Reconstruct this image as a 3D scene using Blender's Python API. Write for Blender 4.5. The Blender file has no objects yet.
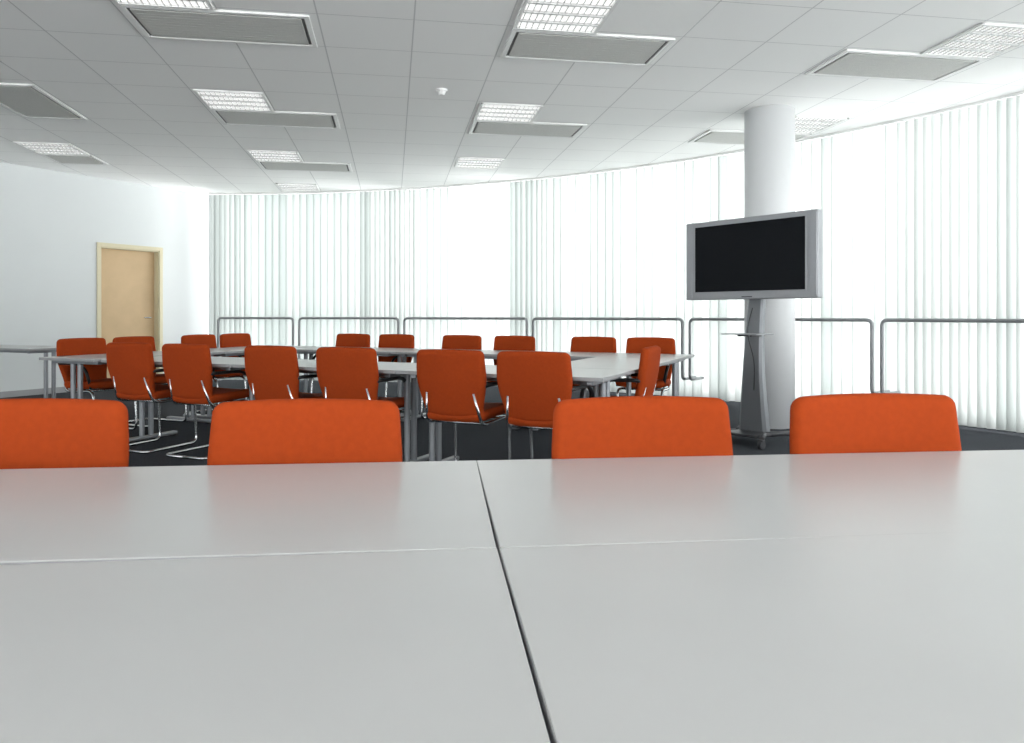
import bpy, bmesh, math, random
from mathutils import Vector, Matrix
random.seed(7)
sc = bpy.context.scene
sc.view_settings.view_transform = 'Standard'
sc.view_settings.look = 'None'

# ---------------------------------------------------------------- materials
def mat_new(name):
    m = bpy.data.materials.new(name); m.use_nodes = True
    nt = m.node_tree; nt.nodes.clear()
    out = nt.nodes.new('ShaderNodeOutputMaterial')
    return m, nt, out

def principled(name, col, rough=0.5, metal=0.0, spec=0.5, noise=None, bump=None, emis=None):
    m, nt, out = mat_new(name)
    b = nt.nodes.new('ShaderNodeBsdfPrincipled')
    nt.links.new(b.outputs[0], out.inputs[0])
    b.inputs['Base Color'].default_value = (*col, 1)
    b.inputs['Roughness'].default_value = rough
    b.inputs['Metallic'].default_value = metal
    b.inputs['Specular IOR Level'].default_value = spec
    tc = nt.nodes.new('ShaderNodeTexCoord')
    if noise:
        sc_, amt = noise
        n = nt.nodes.new('ShaderNodeTexNoise'); n.inputs['Scale'].default_value = sc_
        n.inputs['Detail'].default_value = 4
        nt.links.new(tc.outputs['Object'], n.inputs['Vector'])
        r = nt.nodes.new('ShaderNodeValToRGB')
        r.color_ramp.elements[0].position = .3; r.color_ramp.elements[1].position = .7
        r.color_ramp.elements[0].color = tuple(max(0, c*(1-amt)) for c in col)+(1,)
        r.color_ramp.elements[1].color = tuple(min(1, c*(1+amt)) for c in col)+(1,)
        nt.links.new(n.outputs['Fac'], r.inputs[0]); nt.links.new(r.outputs[0], b.inputs['Base Color'])
    if bump:
        sc_, st = bump
        n2 = nt.nodes.new('ShaderNodeTexNoise'); n2.inputs['Scale'].default_value = sc_
        nt.links.new(tc.outputs['Object'], n2.inputs['Vector'])
        bp = nt.nodes.new('ShaderNodeBump'); bp.inputs['Strength'].default_value = st
        bp.inputs['Distance'].default_value = .002
        nt.links.new(n2.outputs['Fac'], bp.inputs['Height']); nt.links.new(bp.outputs[0], b.inputs['Normal'])
    if emis:
        b.inputs['Emission Color'].default_value = (*emis[0], 1)
        b.inputs['Emission Strength'].default_value = emis[1]
    return m

M_orange = principled('orange_fabric', (.35,.048,.008), .85, spec=.12, noise=(60,.05), bump=(900,.3))
M_chrome = principled('chrome_tube', (.62,.63,.64), .22, 1.0)
M_black = principled('black_arm_plastic', (.018,.018,.02), .4)
M_top = principled('white_laminate', (.49,.49,.485), .30, spec=.55, noise=(3,.02))
M_edge = principled('table_edge_band', (.34,.34,.35), .45)
M_leg = principled('grey_metal_leg', (.28,.29,.31), .38, .6)
M_silver = principled('silver_plastic', (.36,.37,.39), .35, .3)
M_pylon = principled('brushed_grey_metal', (.24,.25,.265), .4, .5)
M_dark = principled('dark_metal', (.05,.05,.055), .45, .3)
M_screen = principled('tv_glass', (.006,.007,.009), .18, spec=.12)
M_wall = principled('white_wall_paint', (.69,.715,.715), .8, noise=(1.5,.012))
M_col = principled('column_paint', (.68,.69,.70), .7)
M_door = principled('door_wood', (.58,.41,.23), .5, noise=(5,.04))
M_frame = principled('door_frame_cream', (.66,.60,.42), .5)
M_white = principled('white_enamel', (.82,.82,.81), .45)
M_carpet = principled('dark_carpet', (.048,.052,.060), .95, spec=.08, noise=(90,.45), bump=(400,.6))
M_rail = principled('rail_grey', (.28,.29,.30), .4, .2)
M_vent = principled('vent_mesh_grey', (.52,.52,.50), .6, noise=(200,.12))
M_gap = principled('vent_shadow_gap', (.20,.20,.20), .8)
M_lamp = principled('lamp_diffuser', (.9,.9,.9), .5, emis=((1,1,.98), .9))
M_louv = principled('lamp_louvre', (.6,.6,.6), .3, .4)

# ceiling tiles
PHI = math.radians(9.2)
def ceiling_mat():
    m, nt, out = mat_new('ceiling_tiles')
    b = nt.nodes.new('ShaderNodeBsdfPrincipled'); b.inputs['Roughness'].default_value=.85
    b.inputs['Specular IOR Level'].default_value=.2
    nt.links.new(b.outputs[0], out.inputs[0])
    tc = nt.nodes.new('ShaderNodeTexCoord')
    sp = nt.nodes.new('ShaderNodeSeparateXYZ'); nt.links.new(tc.outputs['Object'], sp.inputs[0])
    def line(sock, period, phase, w):
        a = nt.nodes.new('ShaderNodeMath'); a.operation='SUBTRACT'; nt.links.new(sock,a.inputs[0]); a.inputs[1].default_value=phase
        d = nt.nodes.new('ShaderNodeMath'); d.operation='PINGPONG'; nt.links.new(a.outputs[0],d.inputs[0]); d.inputs[1].default_value=period/2
        l = nt.nodes.new('ShaderNodeMath'); l.operation='LESS_THAN'; nt.links.new(d.outputs[0],l.inputs[0]); l.inputs[1].default_value=w
        return l.outputs[0]
    l1 = line(sp.outputs[0], .6425, -1.78, .005)
    l2 = line(sp.outputs[1], .6125, 5.08, .004)
    mx = nt.nodes.new('ShaderNodeMath'); mx.operation='MAXIMUM'
    nt.links.new(l1,mx.inputs[0]); nt.links.new(l2,mx.inputs[1])
    n = nt.nodes.new('ShaderNodeTexNoise'); n.inputs['Scale'].default_value=220
    nt.links.new(tc.outputs['Object'], n.inputs['Vector'])
    r = nt.nodes.new('ShaderNodeValToRGB')
    r.color_ramp.elements[0].color=(.89,.89,.88,1); r.color_ramp.elements[1].color=(.94,.94,.93,1)
    nt.links.new(n.outputs['Fac'], r.inputs[0])
    mix = nt.nodes.new('ShaderNodeMix'); mix.data_type='RGBA'
    nt.links.new(mx.outputs[0], mix.inputs[0]); nt.links.new(r.outputs[0], mix.inputs[6])
    mix.inputs[7].default_value=(.64,.64,.64,1)
    nt.links.new(mix.outputs[2], b.inputs['Base Color'])
    return m
M_ceil = ceiling_mat()

# vertical blind cloth : one translucent tone per slat (slat tone stored in UV x)
def blind_mat():
    m, nt, out = mat_new('vertical_blind_cloth')
    uv = nt.nodes.new('ShaderNodeUVMap'); uv.uv_map='UVMap'
    sp = nt.nodes.new('ShaderNodeSeparateXYZ'); nt.links.new(uv.outputs[0], sp.inputs[0])
    ramp = nt.nodes.new('ShaderNodeValToRGB')
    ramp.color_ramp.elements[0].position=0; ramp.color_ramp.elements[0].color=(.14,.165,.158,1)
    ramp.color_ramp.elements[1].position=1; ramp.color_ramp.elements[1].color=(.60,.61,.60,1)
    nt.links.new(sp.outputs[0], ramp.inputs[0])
    tr = nt.nodes.new('ShaderNodeBsdfTranslucent'); nt.links.new(ramp.outputs[0], tr.inputs[0])
    df = nt.nodes.new('ShaderNodeBsdfDiffuse'); df.inputs[0].default_value=(.80,.82,.80,1)
    m1 = nt.nodes.new('ShaderNodeMixShader'); m1.inputs[0].default_value=.20
    nt.links.new(tr.outputs[0], m1.inputs[1]); nt.links.new(df.outputs[0], m1.inputs[2])
    nt.links.new(m1.outputs[0], out.inputs[0])
    return m
M_curt = blind_mat()

def glass_mat():
    m, nt, out = mat_new('window_glass')
    tp = nt.nodes.new('ShaderNodeBsdfTransparent'); tp.inputs[0].default_value=(.97,.99,.98,1)
    gl = nt.nodes.new('ShaderNodeBsdfGlossy'); gl.inputs['Roughness'].default_value=.02
    mx = nt.nodes.new('ShaderNodeMixShader'); mx.inputs[0].default_value=.04
    nt.links.new(tp.outputs[0], mx.inputs[1]); nt.links.new(gl.outputs[0], mx.inputs[2]); nt.links.new(mx.outputs[0], out.inputs[0])
    return m
M_glass = glass_mat()

# ---------------------------------------------------------------- mesh helpers
def box(bm, c, s, rot=None, mat=0, bev=0.0, seg=2):
    r = bmesh.ops.create_cube(bm, size=1.0)
    vs = r['verts']
    for v in vs:
        v.co = Vector((v.co.x*s[0], v.co.y*s[1], v.co.z*s[2]))
    fs = list({f for v in vs for f in v.link_faces})
    for f in fs: f.material_index = mat
    if bev > 0:
        es = list({e for v in vs for e in v.link_edges})
        g = bmesh.ops.bevel(bm, geom=es, offset=bev, segments=seg, affect='EDGES', profile=.5)
        vs = list({v for f in g['faces'] for v in f.verts} | {v for v in vs if v.is_valid})
        for v in list(vs):
            for f in v.link_faces: f.material_index = mat
    M = Matrix.Translation(Vector(c))
    if rot is not None: M = M @ rot
    for v in vs: v.co = M @ v.co
    return vs

def fillet(pts, r, n=6):
    pts = [Vector(p) for p in pts]
    out = [pts[0]]
    for i in range(1, len(pts)-1):
        a, b, c = pts[i-1], pts[i], pts[i+1]
        d1, d2 = (a-b), (c-b)
        rr = min(r, d1.length*.48, d2.length*.48)
        p1 = b + d1.normalized()*rr; p2 = b + d2.normalized()*rr
        for k in range(n+1):
            t = k/n
            out.append(p1*(1-t)**2 + b*2*t*(1-t) + p2*t*t)
    out.append(pts[-1])
    return out

def tube(bm, pts, r, mat=0, seg=10, fil=.05, sx=1.0):
    P = fillet(pts, fil) if fil > 0 else [Vector(p) for p in pts]
    n = len(P)
    tang = []
    for i in range(n):
        a = P[max(i-1,0)]; b = P[min(i+1,n-1)]
        tang.append((b-a).normalized())
    up = Vector((0,0,1)) if abs(tang[0].z) < .9 else Vector((0,1,0))
    u = tang[0].cross(up).normalized()
    rings = []
    for i in range(n):
        t = tang[i]
        u = (u - t*u.dot(t)).normalized()
        w = t.cross(u)
        rings.append([bm.verts.new(P[i] + u*math.cos(2*math.pi*k/seg)*r*sx + w*math.sin(2*math.pi*k/seg)*r) for k in range(seg)])
    for i in range(n-1):
        for k in range(seg):
            f = bm.faces.new((rings[i][k], rings[i][(k+1)%seg], rings[i+1][(k+1)%seg], rings[i+1][k]))
            f.material_index = mat; f.smooth = True
    f = bm.faces.new(rings[0][::-1]); f.material_index = mat
    f = bm.faces.new(rings[-1]); f.material_index = mat

def interp(tab, v):
    for (a,wa_),(b,wb) in zip(tab, tab[1:]):
        if v <= b:
            t=(v-a)/(b-a); t=t*t*(3-2*t)
            return wa_*(1-t)+wb*t
    return tab[-1][1]

def pad(bm, M, H, tab, T, r=.05, crown=.0, curve=.0, mat=0, re=.028, lean=0):
    nu, nv = 26, 26
    us = [math.sin((i/nu-.5)*math.pi) for i in range(nu+1)]
    vs_ = [.5+.5*math.sin((j/nv-.5)*math.pi) for j in range(nv+1)]
    def point(u, v, side):
        w = interp(tab, v)/2
        z = v*H
        sh = 0
        if z > H-r: sh = r - math.sqrt(max(0, r*r-(z-(H-r))**2))
        elif z < r: sh = r - math.sqrt(max(0, r*r-(r-z)**2))
        w2 = w - sh
        x = u*w2
        ex = (1-abs(u))*w2; ez = min(z, H-z)
        fx = min(ex/re,1); fz = min(ez/re,1)
        t = T/2*math.sqrt(max(0,1-(1-fx)**2))*math.sqrt(max(0,1-(1-fz)**2))
        t *= 1+.10*(1-u*u)*(1-(2*v-1)**2)
        zz = z + crown*(1-u*u)*v
        y = side*t + curve*(u*u) + lean*math.sin(v*math.pi)
        return M @ Vector((x, y, zz))
    fr = [[bm.verts.new(point(u,v,1)) for u in us] for v in vs_]
    bk = []
    for j, v in enumerate(vs_):
        row = []
        for i, u in enumerate(us):
            if i in (0,nu) or j in (0,nv): row.append(fr[j][i])
            else: row.append(bm.verts.new(point(u,v,-1)))
        bk.append(row)
    for G, flip in ((fr,False),(bk,True)):
        for j in range(nv):
            for i in range(nu):
                q = [G[j][i], G[j][i+1], G[j+1][i+1], G[j+1][i]]
                if not flip: q = q[::-1]
                try:
                    f = bm.faces.new(q); f.material_index = mat; f.smooth = True
                except ValueError: pass

def finish(bm, name, mats):
    bmesh.ops.recalc_face_normals(bm, faces=bm.faces)
    me = bpy.data.meshes.new(name)
    bm.to_mesh(me); bm.free()
    for m in mats: me.materials.append(m)
    return me

def obj(name, me, loc=(0,0,0), rz=0.0):
    o = bpy.data.objects.new(name, me)
    o.location = loc; o.rotation_euler = (0,0,rz)
    sc.collection.objects.link(o)
    return o

def Rz(a): return Matrix.Rotation(a,4,'Z')
def Rx(a): return Matrix.Rotation(a,4,'X')

# ---------------------------------------------------------------- room geometry
CEN = Vector((-4.9, 1.3)); RC = 10.9; ZC = 3.1; HC = 1.09
def arc(th, R, z=0): 
    a = math.radians(th)
    return Vector((CEN.x+R*math.sin(a), CEN.y+R*math.cos(a), z))
TH1 = 112
corner = Vector((-5.11, 12.45)); wd = Vector((-.51,-.86)).normalized(); wn = Vector((.86,-.51)).normalized()
YB = -3.6
tb = (YB-corner.y)/wd.y
backL = corner + wd*tb
endR = arc(TH1, 11.2)

poly = [arc(-2+ i*(TH1+2)/60, 11.25) for i in range(61)]
poly = [Vector((p.x,p.y)) for p in poly] + [Vector((endR.x, YB-.1)), Vector((backL.x-.1, YB-.1)), corner-wn*.15]

def slab(name, z0, z1, mat, rot=0.0):
    bm = bmesh.new()
    R = Matrix.Rotation(-rot,3,'Z')
    b = [bm.verts.new(R@Vector((p.x,p.y,z0))) for p in poly]
    t = [bm.verts.new(R@Vector((p.x,p.y,z1))) for p in poly]
    bm.faces.new(b[::-1]); bm.faces.new(t)
    n=len(poly)
    for i in range(n): bm.faces.new((b[i], b[(i+1)%n], t[(i+1)%n], t[i]))
    return obj(name, finish(bm,name,[mat]), rz=rot)
slab('floor', -.2, 0, M_carpet)
slab('ceiling', ZC, ZC+.25, M_ceil, PHI)

wa = math.atan2(wd.y, wd.x)
def wall_box(bm, t0, t1, z0, z1, n0, n1, mat=0, bev=0):
    box(bm, ((t0+t1)/2, (n0+n1)/2, (z0+z1)/2), (t1-t0, abs(n1-n0), z1-z0), mat=mat, bev=bev)
ly = Vector((-math.sin(wa), math.cos(wa)))
S = 1 if ly.dot(wn) > 0 else -1
D0, D1, DH = .90, 1.84, 2.10
bm = bmesh.new()
wall_box(bm, 0, D0, 0, ZC, -.2*S, 0)
wall_box(bm, D1, tb+.1, 0, ZC, -.2*S, 0)
wall_box(bm, D0, D1, DH, ZC, -.2*S, 0)
obj('wall_left', finish(bm,'wall_left',[M_wall]), (corner.x,corner.y,0), wa)
bm = bmesh.new()
wall_box(bm, .02, D0-.07, 0, .08, 0, .015*S)
wall_box(bm, D1+.07, tb, 0, .08, 0, .015*S)
obj('baseboard_left', finish(bm,'baseboard_left',[M_edge]), (corner.x,corner.y,0), wa)
bm = bmesh.new()
fw=.055
# architrave sits on the wall face, lining and leaf inside the opening
wall_box(bm, D0-fw, D0+.002, 0, DH+fw, .001*S, .02*S, 1, .003)
wall_box(bm, D1-.002, D1+fw, 0, DH+fw, .001*S, .02*S, 1, .003)
wall_box(bm, D0+.002, D1-.002, DH-.002, DH+fw, .001*S, .02*S, 1, .003)
wall_box(bm, D0+.001, D0+.018, 0, DH-.001, -.14*S, .001*S, 1)
wall_box(bm, D1-.018, D1-.001, 0, DH-.001, -.14*S, .001*S, 1)
wall_box(bm, D0+.018, D1-.018, DH-.018, DH-.001, -.14*S, .001*S, 1)
wall_box(bm, D0+.020, D1-.020, .008, DH-.020, -.14*S, -.095*S, 0, .003)
hx = D0+.10
tube(bm, [(hx,-.095*S,1.05),(hx,-.045*S,1.05),(hx+.12,-.045*S,1.05)], .010, 2, fil=.02)
obj('door_1', finish(bm,'door_1',[M_door,M_frame,M_chrome]), (corner.x,corner.y,0), wa)

# back wall : out of view, full-height windows between piers added as daylight fill
bm = bmesh.new()
x0, x1 = backL.x-.1, endR.x+.1
SILL=.12
box(bm, ((x0+x1)/2, YB-.1, SILL/2), (x1-x0,.2,SILL))
box(bm, ((x0+x1)/2, YB-.1, ZC-.04), (x1-x0,.2,.08))
npier = 6
for i in range(npier+1):
    x = x0+.15 + (x1-x0-.3)*i/npier
    box(bm, (x, YB-.1, (SILL+ZC-.08)/2), (.3,.2,ZC-.08-SILL))
obj('wall_back', finish(bm,'wall_back',[M_wall]))
bm = bmesh.new()
pw=(x1-x0-.3)/npier
for i in range(npier):
    a=x0+.15+pw*i+.15; b=a+pw-.3; z0,z1=SILL,ZC-.08; y=YB-.1
    vs=[bm.verts.new(q) for q in ((a,y,z0),(b,y,z0),(b,y,z1),(a,y,z1))]
    f=bm.faces.new(vs); f.material_index=0
    for (cx,cz,sx_,sz_) in (((a+b)/2,z0+.03,b-a,.06),((a+b)/2,z1-.03,b-a,.06),(a+.03,(z0+z1)/2,.06,z1-z0),(b-.03,(z0+z1)/2,.06,z1-z0),((a+b)/2,(z0+z1)/2,.06,z1-z0)):
        box(bm,(cx,y,cz),(sx_,.07,sz_),mat=1)
obj('added_fill_window', finish(bm,'added_fill_window',[M_glass,M_white]))
bm = bmesh.new(); box(bm, (endR.x+.1, (endR.y+YB)/2, ZC/2), (.2, abs(endR.y-YB)+.3, ZC))
obj('wall_right', finish(bm,'wall_right',[M_wall]))

# vertical blinds (drawn across the front part of the facade)
THC = 78
bm = bmesh.new()
uvl = bm.loops.layers.uv.new('UVMap')
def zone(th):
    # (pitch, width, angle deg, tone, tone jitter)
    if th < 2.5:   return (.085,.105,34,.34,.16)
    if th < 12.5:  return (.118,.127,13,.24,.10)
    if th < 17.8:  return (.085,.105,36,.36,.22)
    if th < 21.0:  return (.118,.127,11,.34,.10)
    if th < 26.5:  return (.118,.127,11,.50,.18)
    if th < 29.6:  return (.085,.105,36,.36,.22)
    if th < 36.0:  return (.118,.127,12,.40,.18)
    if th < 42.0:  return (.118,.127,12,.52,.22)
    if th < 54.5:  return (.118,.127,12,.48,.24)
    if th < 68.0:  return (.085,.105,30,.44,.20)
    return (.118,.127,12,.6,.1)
th=-.25
while th < THC:
    pi,wi,an,tone,jit = zone(th)
    c = arc(th, RC)
    ang = -math.radians(th) + math.radians(an+random.uniform(-3,3))
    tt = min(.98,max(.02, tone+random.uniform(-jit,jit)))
    nseg=4; colv=[]
    for k in range(nseg+1):
        q=k/nseg-.5
        bow=.006*(1-4*q*q)
        lx_=q*wi
        p=Vector((c.x+lx_*math.cos(ang)-bow*math.sin(ang), c.y+lx_*math.sin(ang)+bow*math.cos(ang)))
        colv.append((bm.verts.new((p.x,p.y,.03)), bm.verts.new((p.x,p.y,ZC-.03))))
    for k in range(nseg):
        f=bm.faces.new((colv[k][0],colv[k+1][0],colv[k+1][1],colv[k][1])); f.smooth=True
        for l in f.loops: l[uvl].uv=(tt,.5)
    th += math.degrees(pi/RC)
# head track
for i in range(40):
    t0=-.5+(THC+.5)*i/40; t1=-.5+(THC+.5)*(i+1)/40
    a,b=arc(t0,RC,ZC-.013),arc(t1,RC,ZC-.013)
    box(bm,(a+b)/2,((a-b).length+.01,.045,.026),Rz(-math.radians((t0+t1)/2)),mat=1)
obj('vertical_blinds', finish(bm,'vertical_blinds',[M_curt,M_white]))

# facade : window frames + glass
bm = bmesh.new()
R2 = 11.12
step = 6.2
ths=[]; th=0
while th < TH1+1: ths.append(th); th += step
for th in ths:
    p = arc(th, R2, ZC/2); box(bm, p, (.05,.09,ZC), Rz(-math.radians(th)))
for i in range(len(ths)-1):
    for z in (.04, .95, ZC-.04):
        a, b = arc(ths[i],R2,z), arc(ths[i+1],R2,z); c=(a+b)/2
        box(bm, c, ((a-b).length, .07, .06), Rz(-math.radians((ths[i]+ths[i+1])/2)))
obj('trim_window_frame', finish(bm,'trim_window_frame',[M_white]))
bm = bmesh.new()
for i in range(len(ths)-1):
    a, b = arc(ths[i],R2), arc(ths[i+1],R2)
    vs = [bm.verts.new(p) for p in (a,b,b+Vector((0,0,ZC)),a+Vector((0,0,ZC)))]
    bm.faces.new(vs)
obj('window_1', finish(bm,'window_1',[M_glass]))

# railings
angs = [0.9, 8.15, 17.8, 29.4, 42.1, 54.5, 67.0, 79.5, 92.0]
for i in range(len(angs)-1):
    a0, a1 = angs[i]+.28, angs[i+1]-.28
    bm = bmesh.new()
    R = 10.5; zt = 1.04; zb = .30
    top = [arc(a0+(a1-a0)*k/10, R, zt) for k in range(11)]
    full = fillet([arc(a0,R+.33,zb), arc(a0,R,zb), arc(a0,R,zt), top[1]], .06)[:-1] + top[1:-1] + fillet([top[-2], arc(a1,R,zt), arc(a1,R,zb), arc(a1,R+.33,zb)], .06)[1:]
    tube(bm, full, .019, 0, seg=12, fil=0)
    obj('guard_rail', finish(bm,'guard_rail',[M_rail]))

# column
bm = bmesh.new()
bmesh.ops.create_cone(bm, cap_ends=True, segments=64, radius1=.237, radius2=.237, depth=ZC)
for f in bm.faces:
    if len(f.verts)==4: f.smooth=True
bmesh.ops.translate(bm, verts=bm.verts, vec=(0,0,ZC/2))
obj('round_column', finish(bm,'round_column',[M_col]), (2.54,7.3,0))

# ceiling fittings
def uv2w(u,v): return Vector((u*math.cos(PHI)-v*math.sin(PHI), u*math.sin(PHI)+v*math.cos(PHI)))
def vent_mesh(lx, ly):
    bm = bmesh.new()
    fw=.035
    for sx in (-1,1):
        box(bm,(sx*(lx/2-fw/2),0,-.008),(fw,ly,.016),mat=0,bev=.003)
        box(bm,(0,sx*(ly/2-fw/2),-.008),(lx,fw,.016),mat=0,bev=.003)
    box(bm,(0,0,-.002),(lx-fw,ly-fw,.003),mat=2)
    box(bm,(0,0,-.010),(lx-2*fw-.045,ly-2*fw-.045,.012),mat=1,bev=.003)
    if lx>=ly:
        n=10
        for i in range(1,n): box(bm,(0,(i/n-.5)*(ly-2*fw-.07),-.0165),(lx-2*fw-.09,.006,.002),mat=1)
    return finish(bm,'ceiling_vent',[M_white,M_vent,M_gap])
VM = vent_mesh(1.2,.58); VM2 = vent_mesh(.6,1.15); VM3 = vent_mesh(.62,.58)
def light_mesh():
    bm = bmesh.new(); s=.6
    for sx in (-1,1):
        box(bm,(sx*(s/2-.012),0,-.008),(.024,s,.016),mat=0)
        box(bm,(0,sx*(s/2-.012),-.008),(s,.024,.016),mat=0)
    box(bm,(0,0,-.001),(s-.04,s-.04,.002),mat=1)
    for i in range(1,4): box(bm,(0,(i/4-.5)*s,-.009),(s-.05,.022,.018),mat=2)
    for i in range(1,14): box(bm,((i/14-.5)*s,0,-.007),(.005,s-.05,.014),mat=2)
    return finish(bm,'ceiling_light',[M_white,M_lamp,M_louv])
LM = light_mesh()
def put(name, me, u, v):
    p = uv2w(u,v); obj(name, me, (p.x,p.y,ZC), PHI)
for u in (-1.15, 1.43, 3.99):
    for v in (2.95, 5.4, 7.85): put('ceiling_vent', VM, u, v)
put('ceiling_vent', VM, -1.15, 10.3)
for v in (2.35,4.8,7.25,9.7,12.0): put('ceiling_light', LM, -1.45, v)
for v in (2.35,4.8,7.25,9.7): put('ceiling_light', LM, 1.13, v)
for v in (2.35,4.8,7.2): put('ceiling_light', LM, 4.3, v)
put('ceiling_vent', VM2, -3.38, 7.6)
put('ceiling_vent', VM3, -4.03, 10.3)
put('ceiling_light', LM, -4.03, 9.68)
bm = bmesh.new()
bmesh.ops.create_cone(bm, cap_ends=True, segments=32, radius1=.052, radius2=.055, depth=.018, matrix=Matrix.Translation((0,0,-.009)))
bmesh.ops.create_cone(bm, cap_ends=True, segments=32, radius1=.026, radius2=.042, depth=.03, matrix=Matrix.Translation((0,0,-.033)))
obj('smoke_detector', finish(bm,'smoke_detector',[M_white]), (-.63,6.6,ZC))

# ---------------------------------------------------------------- chair
def chair_mesh():
    bm = bmesh.new()
    Mseat = Matrix.Translation((0,.24,.455)) @ Rx(math.radians(90+2))
    pad(bm, Mseat, .46, [(0,.47),(1,.43)], .065, r=.06, curve=.012, mat=0)
    Mback = Matrix.Translation((0,-.195,.442)) @ Rx(math.radians(10))
    pad(bm, Mback, .430, [(0,.405),(.62,.488),(1,.472)], .055, r=.034, crown=.008, curve=.018, mat=0, lean=-.012)
    for sx in (-1,1):
        x=sx*.205
        tube(bm,[(0,-.27,.012),(x,-.27,.012),(x,.25,.012),(x,.22,.405),(x*.95,-.19,.39),(x*.8,-.245,.60)],.0115,1,fil=.07)
        xa=sx*.240
        tube(bm,[(x*.85,-.235,.62),(xa,-.22,.650),(xa,.08,.648),(xa,.17,.60),(x*1.02,.20,.43)],.013,2,fil=.08,sx=1.2)
    tube(bm,[(-.2,.10,.40),(.2,.10,.40)],.010,1,fil=0)
    tube(bm,[(-.19,-.12,.395),(.19,-.12,.395)],.010,1,fil=0)
    return finish(bm,'conference_chair',[M_orange,M_chrome,M_black])
CM = chair_mesh()
def chair(backpos, facing_ang):
    f = Vector((math.cos(facing_ang), math.sin(facing_ang)))
    o = Vector(backpos) + f*.275
    obj('conference_chair', CM, (o.x,o.y,0), facing_ang-math.pi/2)

# ---------------------------------------------------------------- tables
TZ=.72
def table_mesh(lx, ly):
    bm = bmesh.new()
    box(bm,(0,0,TZ-.013),(lx,ly,.022),mat=1,bev=.002)
    box(bm,(0,0,TZ-.002),(lx-.002,ly-.002,.004),mat=0,bev=.0015)
    for sx in (-1,1):
        x=sx*(lx/2-.10)
        box(bm,(x,0,TZ-.04),(.045,ly-.12,.03),mat=2,bev=.004)
        for sy in (-.045,.045):
            bmesh.ops.create_cone(bm,cap_ends=True,segments=20,radius1=.022,radius2=.022,depth=TZ-.08,matrix=Matrix.Translation((x,sy,(TZ-.055)/2+.015)))
        for f in bm.faces:
            if f.material_index==0 and f.calc_center_median().z<TZ-.03: f.material_index=2
        box(bm,(x,0,.028),(.06,ly-.10,.03),mat=2,bev=.010)
        for sy in (-1,1): box(bm,(x,sy*(ly/2-.09),.007),(.04,.04,.014),mat=3)
    for sy in (-1,1):
        box(bm,(0,sy*(ly/2-.12),TZ-.04),(lx-.2,.025,.03),mat=2)
    return finish(bm,'conference_table',[M_top,M_edge,M_leg,M_dark])
TA = table_mesh(1.445,.715)
TB = table_mesh(1.415,.715)
TN = table_mesh(1.60,.708)
TS = table_mesh(1.40,.60)

P0 = Vector((.535,4.35)); g=math.radians(24.5)
e1 = Vector((-math.cos(g), math.sin(g))); e2 = Vector((math.sin(g), math.cos(g)))
A1 = math.atan2(e1.y,e1.x); A2 = math.atan2(e2.y,e2.x)
def ring(s,t): return P0+e1*s+e2*t
def rt(me,s,t,ang): p=ring(s,t); obj('conference_table',me,(p.x,p.y,0),ang)
for i in range(3):
    rt(TA, .725+1.45*i, .36, A1)
    rt(TA, .725+1.45*i, 2.84-.36, A1)
for i in range(2): rt(TB, 4.35+.36+.08, .71+1.42*i, A2)
TR = table_mesh(1.39,.715)
rt(TR, .36, 1.42, A2)
for s in (.41,.98,1.785,2.45,3.28,3.90): chair(ring(s,-.11), A2+random.uniform(-.05,.05))
for s in (.44,1.02,1.89,2.52,3.36,3.96): chair(ring(s,2.95), A2+math.pi+random.uniform(-.04,.04))
for t in (.50,1.06,1.88,2.42): chair(ring(5.31,t), A1+math.pi+random.uniform(-.04,.04))
chair(ring(-.08,.93), A1+.04)

p = Vector((-5.15,8.35))+e1*.7
obj('side_table', TS, (p.x,p.y,0), A1)

# foreground tables
piv = Vector((-.022,1.178))
def fg(side, r, deg, dz=0, gap=.0015):
    ang=math.radians(deg)
    ux=Vector((math.cos(ang),math.sin(ang))); uy=Vector((-math.sin(ang),math.cos(ang)))
    c = piv + ux*side*(.80+gap) + uy*r*.3555
    obj('conference_table', TN, (c.x,c.y,dz), ang)
fg(-1,1,5.35,gap=.002); fg(1,1,5.75,gap=.002)
fg(-1,-1,6.1,gap=.001); fg(1,-1,6.3,gap=.001)
# foreground chairs facing the camera
for (px,d,a) in ((38,1.93,4),(309,1.925,4),(639,1.985,6),(868,2.055,6)):
    X=(px-512)/740*d
    chair((X,d+.0), math.radians(-90+a))

# ---------------------------------------------------------------- television on stand
tvx = Vector((.63,-.776,0)).normalized()
ta = math.atan2(tvx.y,tvx.x)
bm = bmesh.new()
W,Hh=1.26,.69; zc=1.567
box(bm,(0,0.02,zc),(W,.07,Hh),mat=0,bev=.012,seg=3)
box(bm,(0,.07,zc),(W*.8,.06,Hh*.8),mat=2,bev=.02)
box(bm,(0,-.0165,zc+.012),(W-.20,.006,Hh-.10),mat=0,bev=.002)
box(bm,(0,-.019,zc+.012),(W-.215,.006,Hh-.115),mat=1,bev=.001)
for sx in (-1,1):
    box(bm,(sx*(W/2-.042),-.017,zc),(.060,.008,Hh-.04),mat=3,bev=.003)
box(bm,(.0,-.0165,zc-Hh/2+.022),(.10,.004,.008),mat=2)
obj('television', finish(bm,'television',[M_silver,M_screen,M_dark,M_silver]), (1.98,6.21,0), ta)
bm = bmesh.new()
nz=24; prof=[]
for i in range(nz+1):
    t=i/nz; z=.09+t*1.35
    w=.14+.13*(1-t)**2.0
    xc=-.045*(1-t)**1.5
    yc=.17-.05*math.sin(t*math.pi)
    th=.045+.03*(1-t)
    prof.append([bm.verts.new((xc+x*w/2,yc+y*th/2,z)) for x,y in ((-1,-.5),(-.8,-1),(.8,-1),(1,-.5),(1,1),(-1,1))])
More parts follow.
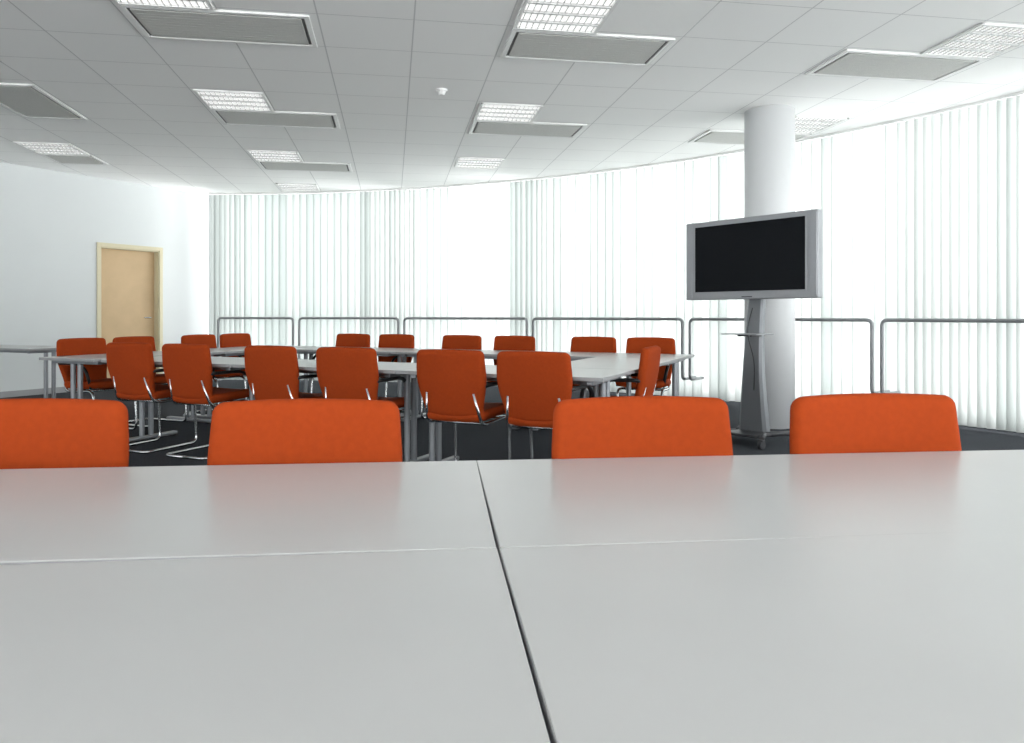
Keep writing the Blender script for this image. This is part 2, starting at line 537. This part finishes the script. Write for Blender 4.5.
for i in range(nz):
    for k in range(6):
        f=bm.faces.new((prof[i][k],prof[i][(k+1)%6],prof[i+1][(k+1)%6],prof[i+1][k])); f.material_index=0
bm.faces.new(prof[0][::-1]); bm.faces.new(prof[-1])
box(bm,(0,.118,1.50),(.50,.03,.36),mat=1,bev=.005)
box(bm,(0,.0,.93),(.34,.26,.010),mat=2,bev=.003)
for sx in (-1,1): box(bm,(sx*.06,.06,.918),(.015,.2,.018),mat=1)
box(bm,(-.04,.10,.085),(.36,.36,.025),mat=1,bev=.008)
for sx in (-1,1):
    cx=-.04+sx*.25
    tube(bm,[(-.04+sx*.14,.1,.085),(cx,-.12,.085)],.022,1,fil=0)
    tube(bm,[(-.04+sx*.14,.1,.085),(cx,.36,.085)],.022,1,fil=0)
    for y in (-.12,.36):
        bmesh.ops.create_cone(bm,cap_ends=True,segments=24,radius1=.037,radius2=.037,depth=.03,matrix=Matrix.Translation((cx,y,.037))@Matrix.Rotation(math.radians(90),4,'Y'))
        box(bm,(cx,y,.07),(.045,.04,.02),mat=1,bev=.004)
for f in bm.faces:
    c=f.calc_center_median()
    if c.z<.0745 and f.material_index==0: f.material_index=1
tube(bm,[(-.02,.11,1.15),(-.05,.06,.95),(.02,.08,.7),(.0,.10,.45)],.004,1,fil=.1)
obj('television_stand', finish(bm,'television_stand',[M_pylon,M_dark,M_silver]), (1.98+.0,6.21+.02,0), ta)

# ---------------------------------------------------------------- light : bright overcast sky, lower hemisphere boosted as added fill for the ceiling
w = bpy.data.worlds.new('overcast_sky_ground_fill'); sc.world = w; w.use_nodes=True
nt=w.node_tree; nt.nodes.clear()
o=nt.nodes.new('ShaderNodeOutputWorld'); b=nt.nodes.new('ShaderNodeBackground')
tc=nt.nodes.new('ShaderNodeTexCoord'); sp=nt.nodes.new('ShaderNodeSeparateXYZ')
nt.links.new(tc.outputs['Generated'],sp.inputs[0])
mr=nt.nodes.new('ShaderNodeMapRange'); mr.inputs[1].default_value=-.15; mr.inputs[2].default_value=.1
mr.inputs[3].default_value=7.9; mr.inputs[4].default_value=4.2
nt.links.new(sp.outputs[2],mr.inputs[0]); nt.links.new(mr.outputs[0],b.inputs[1])
b.inputs[0].default_value=(.978,.988,1,1)
nt.links.new(b.outputs[0],o.inputs[0])

cam=bpy.data.cameras.new('camera'); co=bpy.data.objects.new('camera',cam); sc.collection.objects.link(co)
co.location=(0,0,HC); co.rotation_euler=(math.radians(90),0,0)
cam.lens=740/1024*36; cam.sensor_width=36; cam.shift_y=-56.5/1024; cam.clip_start=.05
sc.camera=co
